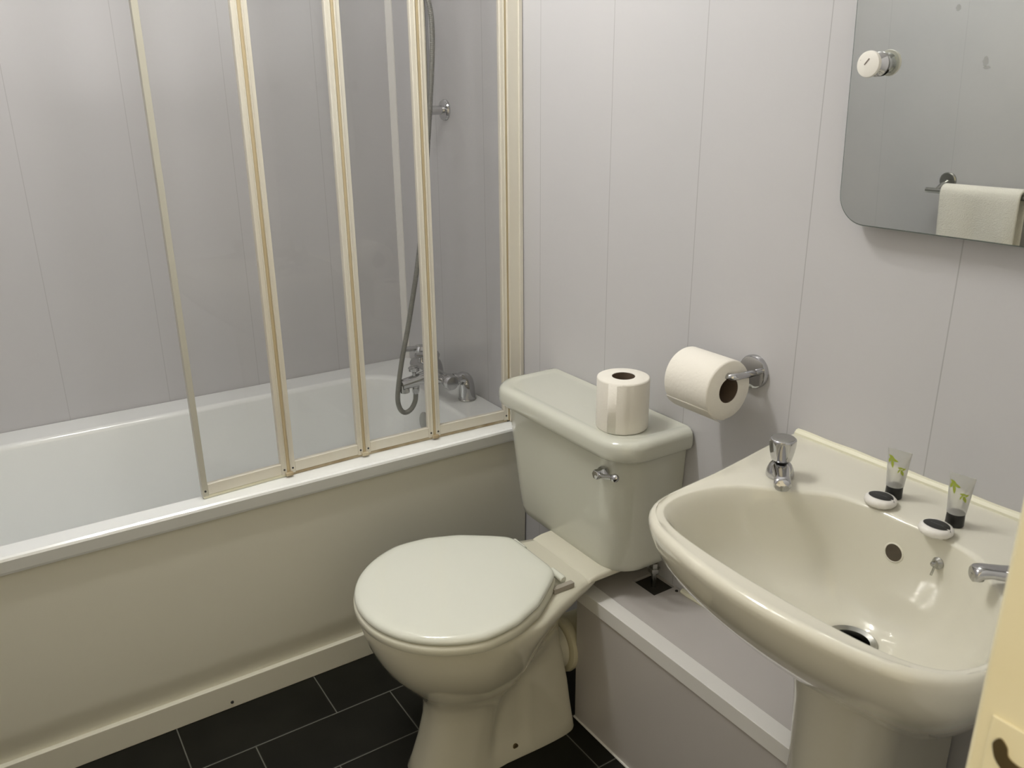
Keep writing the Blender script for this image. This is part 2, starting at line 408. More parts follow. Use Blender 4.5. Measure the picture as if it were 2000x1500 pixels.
bm = BM(); tube(bm, catmull([(.308, -.098, 1.70), (.308, -.102, 1.76), (.308, -.115, 1.83), (.308, -.14, 1.875)], 5), lambda t: .010 + .003 * math.sin(math.pi * t), 14); obj('handle', bm, 'chrome', hs)
bm = BM(); lathe(bm, [(.012, -.02), (.030, -.008), (.036, .004), (.036, .012), (.032, .015)], (.308, -.150, 1.872), (0, -.75, -.6), 28); obj('spray_head', bm, 'chrome', hs)
bm = BM(); box(bm, .6475, .6625, -.0395, -.034, RZ + .004, ZT); obj('hinge_strip', bm, 'hinge', sc, label='tan stained seal at the wall channel')
ho = root('shower_hose', 'grey ribbed shower hose looping down beside the bath mixer', 'hose', (.36, -.15, .541))
hp = catmull([(.316, -.100, 1.69), (.334, -.075, 1.60), (.352, -.055, 1.50), (.360, -.072, 1.307), (.360, -.115, .974), (.360, -.160, .757), (.360, -.190, .640), (.360, -.208, .545), (.360, -.205, .505), (.360, -.190, .487), (.360, -.170, .493), (.360, -.156, .515), (.360, -.153, .541)], 14)
hp = resample(hp, .0016)
bm = BM(); 
P = hp; n_ = len(P)
cnt = [0]
def hrad(t):
    i = int(round(t * (n_ - 1))); return .0072 if (i % 3) else .0063
tube(bm, P, hrad, 10); obj('hose', bm, 'hose', ho, angle=80)
bm = BM(); lathe(bm, [(.0085, 0), (.0105, .006), (.0108, .018), (.0095, .022)], (.360, -.153, .537), (0, 0, 1), 16); obj('hose_nut', bm, 'chrome', ho)
mt = root('bath_mixer', 'chrome bath shower mixer standing on the tap end of the bath', 'mixer tap', (.365, -.06, RZ))
bm = BM(); lathe(bm, [(.018, -.112), (.0215, -.104), (.0225, -.09), (.019, -.082), (.017, -.06), (.017, .06), (.019, .082), (.0225, .09), (.0215, .104), (.018, .112)], (.365, -.098, .588), (1, 0, 0), 28); obj('body', bm, 'chrome', mt)
for s in (-1, 1):
    x = .365 + s * .090; hx = .330 + s * .035
    bm = BM(); tube(bm, catmull([(x, -.098, .590), (x, -.075, .590), (x, -.055, .591), (x, -.046, .583), (x, -.043, .565), (x, -.042, .527)], 8), lambda t: .0150 if t < .35 else (.0160 + (t - .35) * .0125), 24)
    lg = obj('leg', bm, 'chrome', mt)
    bm = BM(); lathe(bm, [(.0165, -.006), (.0175, -.004), (.0175, .004), (.0165, .006)], (x, -.077, .590), (0, 1, 0), 24); obj('union_nut', bm, 'chrome', lg)
    bm = BM(); lathe(bm, [(.0245, RZ), (.0252, RZ + .003), (.0235, RZ + .006)], (x, -.042, 0), (0, 0, 1), 28); obj('foot_ring', bm, 'steel', lg)
    # handle on top: stem, hub, curved lever
    bm = BM(); lathe(bm, [(.010, .600), (.0115, .604), (.009, .612), (.009, .626), (.018, .632), (.021, .642), (.016, .651), (.004, .654)], (hx, -.098, 0), (0, 0, 1), 22)
    hd = obj('handle', bm, 'chrome', mt)
    bm = BM(); tube(bm, catmull([(hx, -.098, .641), (hx, -.125, .646), (hx, -.150, .648)], 4), lambda t: .0085 - .001 * t, 12); obj('lever', bm, 'chrome', hd)
bm = BM(); tube(bm, catmull([(.365, -.098, .586), (.365, -.13, .581), (.365, -.165, .575), (.365, -.198, .571)], 5), lambda t: .0185 - .003 * t, 24); sp = obj('spout', bm, 'chrome', mt)
bm = BM(); lathe(bm, [(.0125, -.018), (.013, -.015), (.0115, .004)], (.365, -.188, .566), (0, 0, 1), 20); obj('aerator', bm, 'steel', sp)
bm = BM(); lathe(bm, [(.011, 0), (.012, -.014), (.0115, -.022)], (.360, -.153, .578), (0, 0, 1), 18); obj('hose_outlet', bm, 'chrome', sp)
bm = BM(); lathe(bm, [(.006, 0), (.006, .014), (.010, .017), (.0155, .020), (.016, .028), (.011, .032), (.002, .033)], (.365, -.158, .586), (0, 0, 1), 20); obj('diverter_knob', bm, 'chrome', sp)

# ------------------------------------------------------------------ pipe boxing
bx = root('pipe_boxing', 'low lilac grey pipe boxing with white angle trim, between toilet and basin', 'boxing', (1.43, 0, 0))
BX0, BX1, BY, BZ = 1.139, 1.701, -.176, .336
bm = BM(); box(bm, BX0, BX1, BY, BY + .012, .0, BZ - .002); box(bm, BX0, BX0 + .012, BY + .012, -.001, .0, BZ - .002); obj('front_board', bm, 'box', bx, smooth=False)
bm = BM()
# top board with a square hole for the valve
hx0, hx1, hy0, hy1 = 1.185, 1.252, -.062, -.004
for a in ((BX0 + .001, hx0, BY + .002, -.001), (hx1, BX1, BY + .002, -.001), (hx0, hx1, BY + .002, hy0), (hx0, hx1, hy1, -.001)): box(bm, a[0], a[1], a[2], a[3], BZ - .006, BZ)
obj('top_board', bm, 'box', bx, smooth=False)
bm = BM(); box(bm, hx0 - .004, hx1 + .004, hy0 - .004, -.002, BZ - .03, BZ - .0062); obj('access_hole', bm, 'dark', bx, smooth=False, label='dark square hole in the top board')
bm = BM(); prism(bm, [(BY - .003, BZ - .030), (BY - .003, BZ + .003), (BY + .032, BZ + .003), (BY + .032, BZ + .0002), (BY - .0002, BZ + .0002), (BY - .0002, BZ - .030)], BX0 - .004, BX1, 'yz'); obj('angle_trim', bm, 'upvc', bx, bev=.001, label='white plastic angle trim on the top edge')
bm = BM(); tube(bm, [(x, -.005, BZ + .003) for x in [1.275 + .02 * i for i in range(22)]], lambda t: .006 + .0012 * math.sin(t * 31), 8); obj('wall_sealant', bm, 'sealant', bx)
bm = BM(); tube(bm, [(BX0 + .0 + .02 * i, BY - .002, .001) for i in range(29)], lambda t: .0028, 8); obj('floor_sealant', bm, 'upvc', bx)
bm = BM(); lathe(bm, [(.0035, 0), (.003, .0018)], (1.266, -.012, BZ), (0, 0, 1), 10); obj('nail_head', bm, 'dark', bx)

# ------------------------------------------------------------------ toilet
TX = 1.100
to = root('toilet', 'white close coupled toilet with cistern and closed seat lid', 'toilet', (TX, -.3, 0))
def interp(x, xs, ys):
    if x <= xs[0]: return ys[0]
    for a, b, c, d in zip(xs, xs[1:], ys, ys[1:]):
        if x <= b: return c + (d - c) * (x - a) / (b - a)
    return ys[-1]
def sm(t): t = max(0, min(1, t)); return t * t * (3 - 2 * t)
def section(z, yf, yb, tab, pf=1.0, pb=.45, N=72, cx=TX):
    """outline in plan: yf front (negative), yb back; tab = [(s, halfwidth)] along front->back"""
    xs = [a for a, _ in tab]; ys = [b for _, b in tab]; half = []
    for i in range(N + 1):
        th = math.pi * i / N; s = (1 - math.cos(th)) / 2
        p = pf + (pb - pf) * sm((s - .35) / .4)
        wv = (math.sin(th) ** p if 0 < i < N else 0) * interp(s, xs, ys)
        half.append((wv, yf + (yb - yf) * s))
    out = [(cx + a, b, z) for a, b in half] + [(cx - a, b, z) for a, b in half[-2:0:-1]]
    return out
TOPT = [(0, .186), (.45, .188), (.62, .178), (.75, .150), (.88, .118), (1, .112)]
S = []
SHAPE = [  # z, yf, yb, table, pf, pb
    (0.000, -.560, -.196, [(0, .085), (.3, .078), (.5, .072), (1, .082)], .62, .15),
    (0.006, -.562, -.195, [(0, .086), (.3, .079), (.5, .073), (1, .083)], .62, .15),
    (0.030, -.552, -.197, [(0, .080), (.27, .076), (.36, .070), (.43, .060), (.60, .061), (.67, .068), (.72, .069), (1, .077)], .62, .15),
    (0.080, -.536, -.203, [(0, .075), (.27, .073), (.36, .066), (.42, .053), (.60, .055), (.67, .063), (.72, .063), (1, .072)], .65, .15),
    (0.130, -.524, -.209, [(0, .075), (.28, .074), (.38, .067), (.44, .054), (.59, .056), (.66, .064), (.71, .064), (1, .070)], .7, .15),
    (0.165, -.522, -.213, [(0, .079), (.30, .079), (.40, .073), (.48, .058), (.58, .058), (.66, .066), (.71, .065), (1, .069)], .75, .2),
    (0.190, -.530, -.216, [(0, .090), (.32, .090), (.44, .084), (.52, .068), (.60, .061), (.66, .067), (.71, .066), (1, .068)], .85, .2),
    (0.215, -.550, -.220, [(0, .108), (.35, .108), (.50, .100), (.58, .082), (.65, .067), (.70, .069), (.75, .067), (1, .067)], .95, .25),
    (0.245, -.575, -.222, [(0, .130), (.35, .130), (.55, .122), (.70, .088), (1, .066)], 1, .3),
    (0.280, -.600, -.226, [(0, .150), (.4, .150), (.6, .140), (.76, .104), (1, .068)], 1, .3),
    (0.315, -.618, -.222, [(0, .164), (.4, .164), (.62, .152), (.8, .116), (1, .080)], 1, .3),
    (0.345, -.630, -.190, [(0, .173), (.4, .174), (.6, .162), (.78, .126), (1, .094)], 1, .3),
    (0.370, -.637, -.150, [(0, .178), (.4, .179), (.58, .168), (.74, .136), (.86, .117), (1, .108)], 1, .25),
    (0.385, -.638, -.140, [(0, .179), (.4, .180), (.58, .168), (.73, .136), (.85, .118), (1, .110)], 1, .22),
    (0.392, -.634, -.142, [(0, .176), (.4, .177), (.58, .164), (.73, .132), (.85, .114), (1, .107)], 1, .22),
    (0.3945, -.622, -.150, [(0, .166), (.4, .167), (.58, .152), (.73, .114), (.85, .098), (1, .094)], 1, .22)]
bm = BM(); loft(bm, [section(*s) for s in SHAPE], True, True); pan = obj('pan', bm, 'ceramic', to, angle=60)
# raised shelf the cistern bolts onto
bm = BM(); prism(bm, [(-.203, .385), (-.196, .3965), (-.176, .4005), (-.13, .402), (-.06, .402), (-.05, .385)], TX - .100, TX + .106, 'yz'); obj('cistern_shelf', bm, 'ceramic', to, bev=.010, seg=5)
# inlet: spigot and collar at the back
bm = BM(); lathe(bm, [(.050, 0), (.053, .02), (.053, .045)], (TX - .02, -.235, .165), (0, 1, -.05), 32); sp = obj('outlet_spigot', bm, 'ceramic', to)
bm = BM(); lathe(bm, [(.055, .0), (.064, .002), (.066, .01), (.064, .020), (.058, .022), (.056, .06), (.055, .16)], (TX - .02, -.187, .163), (0, 1, -.05), 36); obj('pan_connector', bm, 'collar', to, label='yellowed plastic collar on the outlet')
bm = BM(); lathe(bm, [(.0065, -.006), (.0065, .0008), (.005, .0015)], (TX + .0635, -.352, .024), (1, 0, .15), 14); obj('screw_cap', bm, 'brass', to)
# seat ring and lid
SOUT = [(0, .186), (.40, .190), (.60, .182), (.76, .160), (.87, .135), (.95, .118), (1, .112)]
def lidring(z, inset, yf=-.645, yb=-.262):
    return section(z, yf + inset, yb - inset * .6, [(a, b - inset) for a, b in SOUT], .98, .22)
bm = BM(); loft(bm, [lidring(.3955, .012), lidring(.3965, .004), lidring(.400, .000), lidring(.412, .000), lidring(.4160, .003), lidring(.4165, .016)], True, True); obj('seat', bm, 'seat', to, angle=60, label='ivory edge of the seat ring under the lid')
bm = BM(); loft(bm, [lidring(.4180, .008), lidring(.4195, .003), lidring(.4235, .002), lidring(.4280, .0040), lidring(.4310, .007), lidring(.4335, .014), lidring(.4350, .028), lidring(.4360, .06), lidring(.4365, .10)], True, True); ld = obj('lid', bm, 'lid', to, angle=60)
for s in (-1, 1):
    bm = BM(); lathe(bm, [(.006, -.021), (.0075, -.019), (.0075, .019), (.006, .021)], (TX + s * .070, -.252, .409), (1, 0, 0), 14); h = obj('hinge', bm, 'lid', to)
    bm = BM(); box(bm, TX + s * .100 - .006, TX + s * .100 + .006, -.285, -.236 if s > 0 else -.250, .3950, .4055); obj('hinge_bar', bm, 'grey', h, bev=.001, label='grey hinge bar')
# cistern body
CX0, CX1 = .806, 1.262
def cring(x0, x1, yf, z, r): return [(x, y, z) for x, y in rrect(x0, x1, yf, -.001, [.004, .004, r, r], 10)]
bm = BM()
cr_ = [cring(.905, 1.185, -.115, .3865, .05), cring(.868, 1.222, -.140, .3905, .06), cring(.853, 1.236, -.149, .400, .065), cring(.845, 1.243, -.153, .418, .068), cring(.838, 1.246, -.156, .46, .070), cring(.820, 1.256, -.164, .60, .072), cring(.812, 1.260, -.168, .672, .073)]
loft(bm, cr_, True, True); ci = wn(obj('cistern', bm, 'cistern', to, angle=50))
bm = BM()
def lring(d, z): return [(x, y, z) for x, y in rrect(.798 + d, 1.278 - d, -.186 + d, -.0015 - (d - .02 if d > .02 else 0), [.008, .008, .075 - d * .6, .075 - d * .6], 12)]
loft(bm, [lring(.014, .662), lring(.006, .6625), lring(.002, .666), lring(.0, .674), lring(.0, .690), lring(.003, .698), lring(.009, .7035), lring(.018, .7050), lring(.028, .7035), lring(.036, .7018)], True, True)
wn(obj('cistern_lid', bm, 'cistern', ci, angle=60))
# flush lever
LX, LY, LZ = 1.222, -.166, .628
bm = BM(); lathe(bm, [(.0125, -.002), (.0135, .004), (.012, .010), (.010, .013), (.0105, .020), (.0095, .024), (.002, .025)], (LX - .018, LY, LZ), (0, -1, 0), 6); lv = obj('flush_lever', bm, 'chrome', ci, smooth=False, bev=.001)
bm = BM(); tube(bm, catmull([(LX - .018, LY - .017, LZ), (LX + .004, LY - .019, LZ + .003), (LX + .022, LY - .019, LZ + .009), (LX + .034, LY - .018, LZ + .012)], 5), lambda t: .0048 + .0022 * t * t, 14); obj('lever_arm', bm, 'chrome', lv)
bm = BM(); lathe(bm, [(.002, -.009), (.007, -.005), (.0085, 0), (.007, .005), (.002, .009)], (LX + .034, LY - .018, LZ + .012), (1, 0, .3), 16); obj('lever_tip', bm, 'chrome', lv)
bm = BM(); lathe(bm, [(.009, .388), (.009, .376), (.013, .376), (.013, .366), (.006, .366), (.006, .31)], (1.218, -.033, 0), (0, 0, 1), 6); obj('inlet_valve', bm, 'steel', to, smooth=False, bev=.001, label='metal inlet fitting under the cistern')

# ------------------------------------------------------------------ toilet rolls
def make_roll(name, label, loc, rot, Rr=.052, Hh=.102, tail=None):
    r = root(name, label, 'toilet roll', (0, 0, 0), 'toilet rolls')
    bm = BM(); n = 72; rc = .0225
    rings = []
    for rr, z in ((rc, .0), (Rr - .003, .0), (Rr - .0008, .0015), (Rr, .004), (Rr, Hh - .004), (Rr - .0008, Hh - .0015), (Rr - .003, Hh), (rc, Hh)):
        ring = []
        for i in range(n):
            a = 2 * math.pi * i / n; q = rr
            if rr > .03:
                q = rr * (1 + .006 * math.sin(2 * a + .5) + .004 * math.sin(5 * a)) + .0018 * sm((a - 5.1) / 1.0) * (1 if a < 6.2 else 0)
            ring.append((q * math.cos(a), q * math.sin(a), z))
        rings.append(ring)
    loft(bm, rings, False, False); o = obj('paper', bm, 'tissue', r, angle=50)
    bm = BM(); rings = [[(q * math.cos(2 * math.pi * i / 48), q * math.sin(2 * math.pi * i / 48), z) for i in range(48)] for q, z in ((.0226, .001), (.0226, Hh - .0008), (.0216, Hh - .0008), (.0216, .001), (.0226, .001))]
    loft(bm, rings, False, False); obj('core', bm, 'cardboard', r, label='brown cardboard core')
    if tail:
        bm = BM(); a0 = tail; m = 14; rings = []
        for k in range(m + 1):
            a = a0 + (.55 if Rr < .052 else .80) * k / m; q = Rr * 1.006 + .0009 + (0 if Rr < .052 else .004 * (k / m) ** 3)
            rings.append([(q * math.cos(a), q * math.sin(a), .0015), (q * math.cos(a), q * math.sin(a), Hh - .0015)])
        R2 = [[bm.verts.new(p) for p in rr] for rr in rings]
        for a_, b_ in zip(R2, R2[1:]): bm.faces.new((a_[0], a_[1], b_[1], b_[0]))
        o2 = obj('loose_sheet', bm, 'tissue', r); s = o2.modifiers.new('s', 'SOLIDIFY'); s.thickness = .0007
    r.location = loc; r.rotation_euler = rot
    return r
make_roll('toilet_roll', 'upright white toilet roll standing on the cistern lid', (1.178, -.104, .7020), (0, 0, math.radians(-28)), .0515, .104, tail=math.radians(-45))
make_roll('toilet_roll', 'white toilet roll hanging on the chrome wall holder', (1.318, -.080, .8430), (0, math.radians(90), 0), .0530, .104, tail=math.radians(-58))
th = root('toilet_roll_holder', 'chrome toilet roll holder on the wall with a bent open arm', 'toilet roll holder', (1.408, 0, .859))
bm = BM(); lathe(bm, [(.030, -.001), (.0305, .006), (.029, .009), (.026, .0102), (.0, .0104)], (1.408, 0, .859), (0, -1, 0), 40); obj('rosette', bm, 'chrome', th)
bm = BM(); tube(bm, catmull([(1.416, -.008, .860), (1.424, -.030, .864), (1.432, -.060, .869), (1.434, -.076, .8705), (1.428, -.084, .8705), (1.414, -.086, .870), (1.38, -.086, .8700), (1.33, -.086, .8695), (1.300, -.086, .8695)], 6), lambda t: .0062, 16, sx=.75); obj('arm', bm, 'chrome', th)

# ------------------------------------------------------------------ wash basin on pedestal
BX = 1.790
wb = root('washbasin', 'white ceramic washbasin against the back wall, left of the doorway', 'washbasin', (BX, -.2, .53))
WC = Vector((BX, -.215))
def polar(outline, n=128):
    """sample closed polygon radially about WC"""
    P = [Vector(p) for p in outline]; res = []
    for i in range(n):
        a = 2 * math.pi * i / n; d = Vector((math.cos(a), math.sin(a))); best = None
        for p, q in zip(P, P[1:] + P[:1]):
            e = q - p; den = d.x * e.y - d.y * e.x
            if abs(den) < 1e-12: continue
            w_ = p - WC
            t = (w_.x * e.y - w_.y * e.x) / den; u = (w_.x * d.y - w_.y * d.x) / den
            if t > 0 and -1e-6 <= u <= 1 + 1e-6 and (best is None or t > best): best = t
        res.append(WC + d * best)
    return res
def mirrored(half):
    c = [(BX + a, b) for a, b in half]; d = [(BX - a, b) for a, b in half[::-1] if a > 1e-6]
    return c + d
def smoothpoly(poly, k=6): return [(p.x, p.y) for p in catmull([(a, b, 0) for a, b in poly], k, True)]
outer_half = [(.284, -.002), (.286, -.01), (.276, -.08), (.262, -.16), (.250, -.23), (.242, -.30), (.236, -.345), (.224, -.382), (.200, -.408), (.165, -.426), (.11, -.440), (.05, -.448), (0, -.450)]
oc = [(BX + p.x, p.y) for p in catmull([(a, b, 0) for a, b in outer_half[1:]], 6)]
OUT = [(BX + .284, -.002)] + oc + [(2 * BX - a, b) for a, b in oc[::-1]][1:] + [(BX - .284, -.002)]
inner = [(0, -.132), (.06, -.133), (.105, -.146), (.145, -.182), (.172, -.206), (.198, -.232), (.213, -.268), (.220, -.31), (.217, -.348), (.200, -.380), (.160, -.400), (.09, -.409), (0, -.412)]
ic = smoothpoly(mirrored(inner)[::-1], 6)
INN = polar(ic); OUTP = polar(OUT)
def ring_out(s, z):
    r = []
    for p in OUTP:
        x = BX + (p.x - BX) * s; y = -.002 + (p.y + .002) * s; r.append((x, y, z))
    return r
def ring_lerp(t, z, lift=0):
    return [tuple(WC + (a - WC) * t) + (z,) for a in INN]
def ring_in_out(t, z): return [((a.x * (1 - t) + b.x * t), (a.y * (1 - t) + b.y * t), z) for a, b in zip(INN, OUTP)]
def bowl_ring(t, z, r=.033):
    out = []
    for i, a in enumerate(INN):
        ang = 2 * math.pi * i / len(INN); c = WC + Vector((math.cos(ang), math.sin(ang))) * r
        p = a * (1 - t) + c * t; out.append((p.x, p.y, z))
    return out
DZ = .775
rings = [ring_out(.50, .53), ring_out(.60, .56), ring_out(.72, .605), ring_out(.81, .64), ring_out(.88, .672), ring_out(.93, .698), ring_out(.965, .722), ring_out(.985, .742), ring_out(.996, .758), ring_out(1.0, .766), ring_out(.998, .772), ring_out(.990, .7765), ring_out(.978, .7780)]
rings += [ring_in_out(.60, .7770), ring_in_out(.30, .7760), ring_in_out(.12, .7755), ring_in_out(.05, .7750), bowl_ring(0, .7738), bowl_ring(.015, .7708), bowl_ring(.033, .7645), bowl_ring(.06, .755), bowl_ring(.10, .735), bowl_ring(.16, .705), bowl_ring(.24, .678), bowl_ring(.36, .655), bowl_ring(.52, .637), bowl_ring(.70, .626), bowl_ring(.86, .620), bowl_ring(1.0, .617), bowl_ring(1.06, .606)]
bm = BM(); loft(bm, rings, True, True); bo = obj('bowl', bm, 'basin', wb, angle=70)
# bead of sealant along the wall
bm = BM(); tube(bm, [(BX - .278 + .556 * i / 40, -.004, .7775) for i in range(41)], lambda t: .0088 + .0005 * math.sin(t * 40), 10); obj('wall_sealant', bm, 'sealant', wb)
# waste
wz = .6175
bm = BM(); lathe(bm, [(.033, -.004), (.0345, .0015), (.032, .003), (.025, .0005), (.0235, -.006), (.0235, -.02)], (WC.x, WC.y, wz), (0, 0, 1), 40, cap=False); ws = obj('waste', bm, 'steel', wb, label='chrome waste ring')
bm = BM(); lathe(bm, [(.0232, -.006), (.0005, -.006)], (WC.x, WC.y, wz), (0, 0, 1), 32); obj('waste_hole', bm, 'dark', ws)
# overflow hole and chain stay on the steep back of the bowl
def on_back(x, z):
    # surface point of the bowl back at given x, z (search along rings)
    best = None
    for t, zz in ((.03, .766), (.06, .755), (.10, .735), (.16, .705), (.24, .678)):
        r = bowl_ring(t, zz)
        for p in r:
            if p[1] > WC.y + .01:
                d = (p[0] - x) ** 2 + (p[2] - z) ** 2
                if best is None or d < best[0]: best = (d, p)
    return best[1]
def back_y(x, z):
    L = []
    for t, zz in ((.06, .755), (.10, .735), (.16, .705), (.24, .678)):
        r = [p for p in bowl_ring(t, zz) if p[1] > WC.y]
        r.sort(key=lambda p: p[0])
        y = interp(x, [p[0] for p in r], [p[1] for p in r]); L.append((zz, y))
    L.sort(); return interp(z, [a for a, _ in L], [b for _, b in L])
def back_n(x, z):
    y0, y1 = back_y(x, z - .006), back_y(x, z + .006); xa, xb = back_y(x - .006, z), back_y(x + .006, z)
    tz = Vector((0, y1 - y0, .012)); tx = Vector((.012, xb - xa, 0)); n = tx.cross(tz); return (n if n.y < 0 else -n).normalized()
x, z = 1.7865, .727; y = back_y(x, z); nn = back_n(x, z)
bm = BM(); lathe(bm, [(.0145, -.004), (.0145, .0004), (.0125, .0012), (.0120, .0006)], (x, y, z), nn, 32, cap=False); ov = obj('overflow', bm, 'basin', wb)
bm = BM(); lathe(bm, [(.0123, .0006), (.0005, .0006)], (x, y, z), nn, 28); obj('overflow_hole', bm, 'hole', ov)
x, z = 1.848, .742; y = back_y(x, z); nn = back_n(x, z)
bm = BM(); lathe(bm, [(.0075, -.002), (.008, .002), (.006, .004), (.0045, .006), (.0045, .009), (.003, .012), (.0005, .013)], (x, y, z), nn, 20)
c_ = Vector((x, y, z)) + nn * .006
tube(bm, [c_, c_ + Vector((.0, -.003, -.009)), c_ + Vector((-.001, -.004, -.016))], .0016, 8); obj('chain_stay', bm, 'steel', wb, label='small metal chain stay')
# pedestal
pe = root('pedestal', 'white ceramic pedestal under the washbasin', 'pedestal', (BX, -.15, 0))
def pring(z, R, yc, wv):
    out = []
    for i in range(25):
        a = math.pi * i / 24; out.append((BX - R * math.cos(a), yc - R * math.sin(a) * 1.0, z))
    out += [(BX + wv, -.10, z), (BX + wv, -.03, z), (BX - wv, -.03, z), (BX - wv, -.10, z)]
    return out
bm = BM(); loft(bm, [pring(0, .088, -.190, .082), pring(.02, .086, -.190, .080), pring(.10, .077, -.190, .073), pring(.25, .0735, -.190, .070), pring(.42, .074, -.190, .070), pring(.52, .078, -.192, .074), pring(.60, .088, -.197, .080)], True, True); obj('column', bm, 'basin', pe, angle=50)

# pillar taps
def shrink(bm, k=.80, kz=.70): bmesh.ops.scale(bm, vec=(k, k, kz), verts=bm.verts)
def make_tap(name, label, loc, rz):
    r = root(name, label, 'tap', (0, 0, 0), 'basin taps')
    bm = BM(); lathe(bm, [(.0255, 0), (.0262, .003), (.0255, .010), (.0235, .018), (.0205, .026), (.0165, .031), (.0125, .0325)], (0, 0, 0), (0, 0, 1), 36); shrink(bm); bd = obj('body', bm, 'chrome', r)
    # spout along -y
    bm = BM()
    sec = []
    for t, y, z, wv, hv in ((0, -.006, .017, .0155, .0125), (.2, -.022, .019, .0150, .0110), (.4, -.040, .021, .0135, .0090), (.6, -.056, .0225, .0128, .0082), (.8, -.066, .0215, .0138, .0095), (.92, -.0735, .0185, .0138, .0110), (1, -.0770, .0165, .0115, .0095)):
        sec.append([(wv * math.copysign(abs(math.cos(a)) ** .75, math.cos(a)), y, z + hv * math.copysign(abs(math.sin(a)) ** .75, math.sin(a))) for a in (2 * math.pi * k / 20 for k in range(20))])
    loft(bm, sec); shrink(bm, .88, .80); obj('spout', bm, 'chrome', r, angle=50)
    bm = BM(); lathe(bm, [(.0085, -.001), (.0088, .008)], (0, -.069, .0095), (0, 0, 1), 18); lathe(bm, [(.0070, -.0015), (.0070, .0)], (0, -.069, .0095), (0, 0, 1), 16); shrink(bm, .88, .80); obj('aerator', bm, 'steel', r)
    bm = BM(); lathe(bm, [(.0125, .0300), (.0128, .038)], (0, 0, 0), (0, 0, 1), 20); shrink(bm); obj('neck', bm, 'black', r, label='dark gap under the head')
    # fluted head
    bm = BM(); rings = []
    for rr, z, fl in ((.0165, .0365, 0), (.0192, .0385, .3), (.0206, .044, .8), (.0226, .054, 1), (.0243, .066, 1), (.0250, .076, .9), (.0250, .082, .3), (.0243, .0855, 0), (.0225, .0870, 0)):
        rings.append([((rr - .0022 * fl * abs(math.sin(3 * a)) ** 1.0) * math.cos(a), (rr - .0022 * fl * abs(math.sin(3 * a))) * math.sin(a), z) for a in (2 * math.pi * k / 72 for k in range(72))])
    loft(bm, rings); shrink(bm, .78); hd = obj('head', bm, 'chrome', r, angle=50)
    bm = BM(); lathe(bm, [(.0215, .0868), (.0215, .0880), (.0200, .0885)], (0, 0, 0), (0, 0, 1), 36); shrink(bm, .78); obj('head_cap', bm, 'steel', hd, label='flat round cap on the tap head')
    r.location = loc; r.rotation_euler = (0, 0, rz); return r
t1 = make_tap('basin_tap', 'chrome pillar tap on the left corner of the washbasin', (1.6035, -.158, .7765), math.radians(42))
t2 = copy_tree(t1); t2['label'] = 'chrome pillar tap by the door frame, only its spout in view'; t2.location = (1.968, -.158, .7765); t2.rotation_euler = (0, 0, math.radians(-42))

# travel tubes
def make_tubeb(loc, rz, label):
    r = root('toiletry_tube', label, 'toiletry tube', (0, 0, 0), 'travel tubes')
    bm = BM(); lathe(bm, [(.0112, 0), (.0116, .001), (.0112, .0175), (.0108, .0185)], (0, 0, 0), (0, 0, 1), 32); obj('cap', bm, 'black', r, label='black screw cap')
    bm = BM(); rings = []
    zb, zt = .0185, .0715
    def sec(z, k=32):
        t = (z - zb) / (zt - zb); rx = .0118 + (.0165 - .0118) * t; ry = .0118 * (1 - t) ** .8 + .0006
        return [(rx * math.cos(2 * math.pi * i / k), ry * math.sin(2 * math.pi * i / k)) for i in range(k)], rx, ry
    for z in (zb, zb + .001, .028, .038, .048, .056, .063, .0665, .0715):
        s, rx, ry = sec(z); rings.append([(a, b, z) for a, b in s])
    loft(bm, rings); bt = obj('body', bm, 'tube', r, label='clear frosted tube body')
    # printed leaves on the front face (-y): conform to the surface
    def leaf(bm, cx, cz, ang, L, wd):
        pts = []; K = 8
        for sgn in (1, -1):
            for i in range(K + 1):
                u = i / K if sgn > 0 else 1 - i / K
                pts.append((u * L - L / 2, sgn * wd * math.sin(math.pi * u)))
        vs = []
        for a, b in pts[:-1]:
            X = cx + a * math.cos(ang) - b * math.sin(ang); Z = cz + a * math.sin(ang) + b * math.cos(ang)
            _, rx, ry = sec(Z); q = max(0, 1 - (X / rx) ** 2) ** .5
            vs.append(bm.verts.new((X, -ry * q - .0003, Z)))
        vs2 = []
        for v in vs:
            if not vs2 or (vs2[-1].co - v.co).length > 1e-6: vs2.append(v)
        bm.faces.new(vs2)
    bm = BM()
    for a in ((-.0085, .0600, -.5, .011, .0022), (-.0105, .0560, 1.3, .009, .002), (-.0060, .0520, -1.35, .013, .002), (-.0035, .0570, -.2, .010, .0018), (.0060, .0480, .0, .009, .0014), (.0085, .0420, -1.1, .010, .0018), (.0045, .0440, -1.9, .008, .0010), (.0100, .0470, .8, .006, .0012)): leaf(bm, *a)
    obj('leaf_print', bm, 'leaf', bt, smooth=False, label='green leaf sprigs printed on the tube')
    r.location = loc; r.rotation_euler = (0, 0, rz); return r
tb = make_tubeb((1.7405, -.081, .7765), math.radians(14), 'clear toiletry tube with green leaves, the one nearer the left tap')
t_ = copy_tree(tb); t_.location = (1.8335, -.087, .7765); t_.rotation_euler = (0, 0, math.radians(11)); t_['label'] = 'clear toiletry tube with green leaves, nearer the door frame'
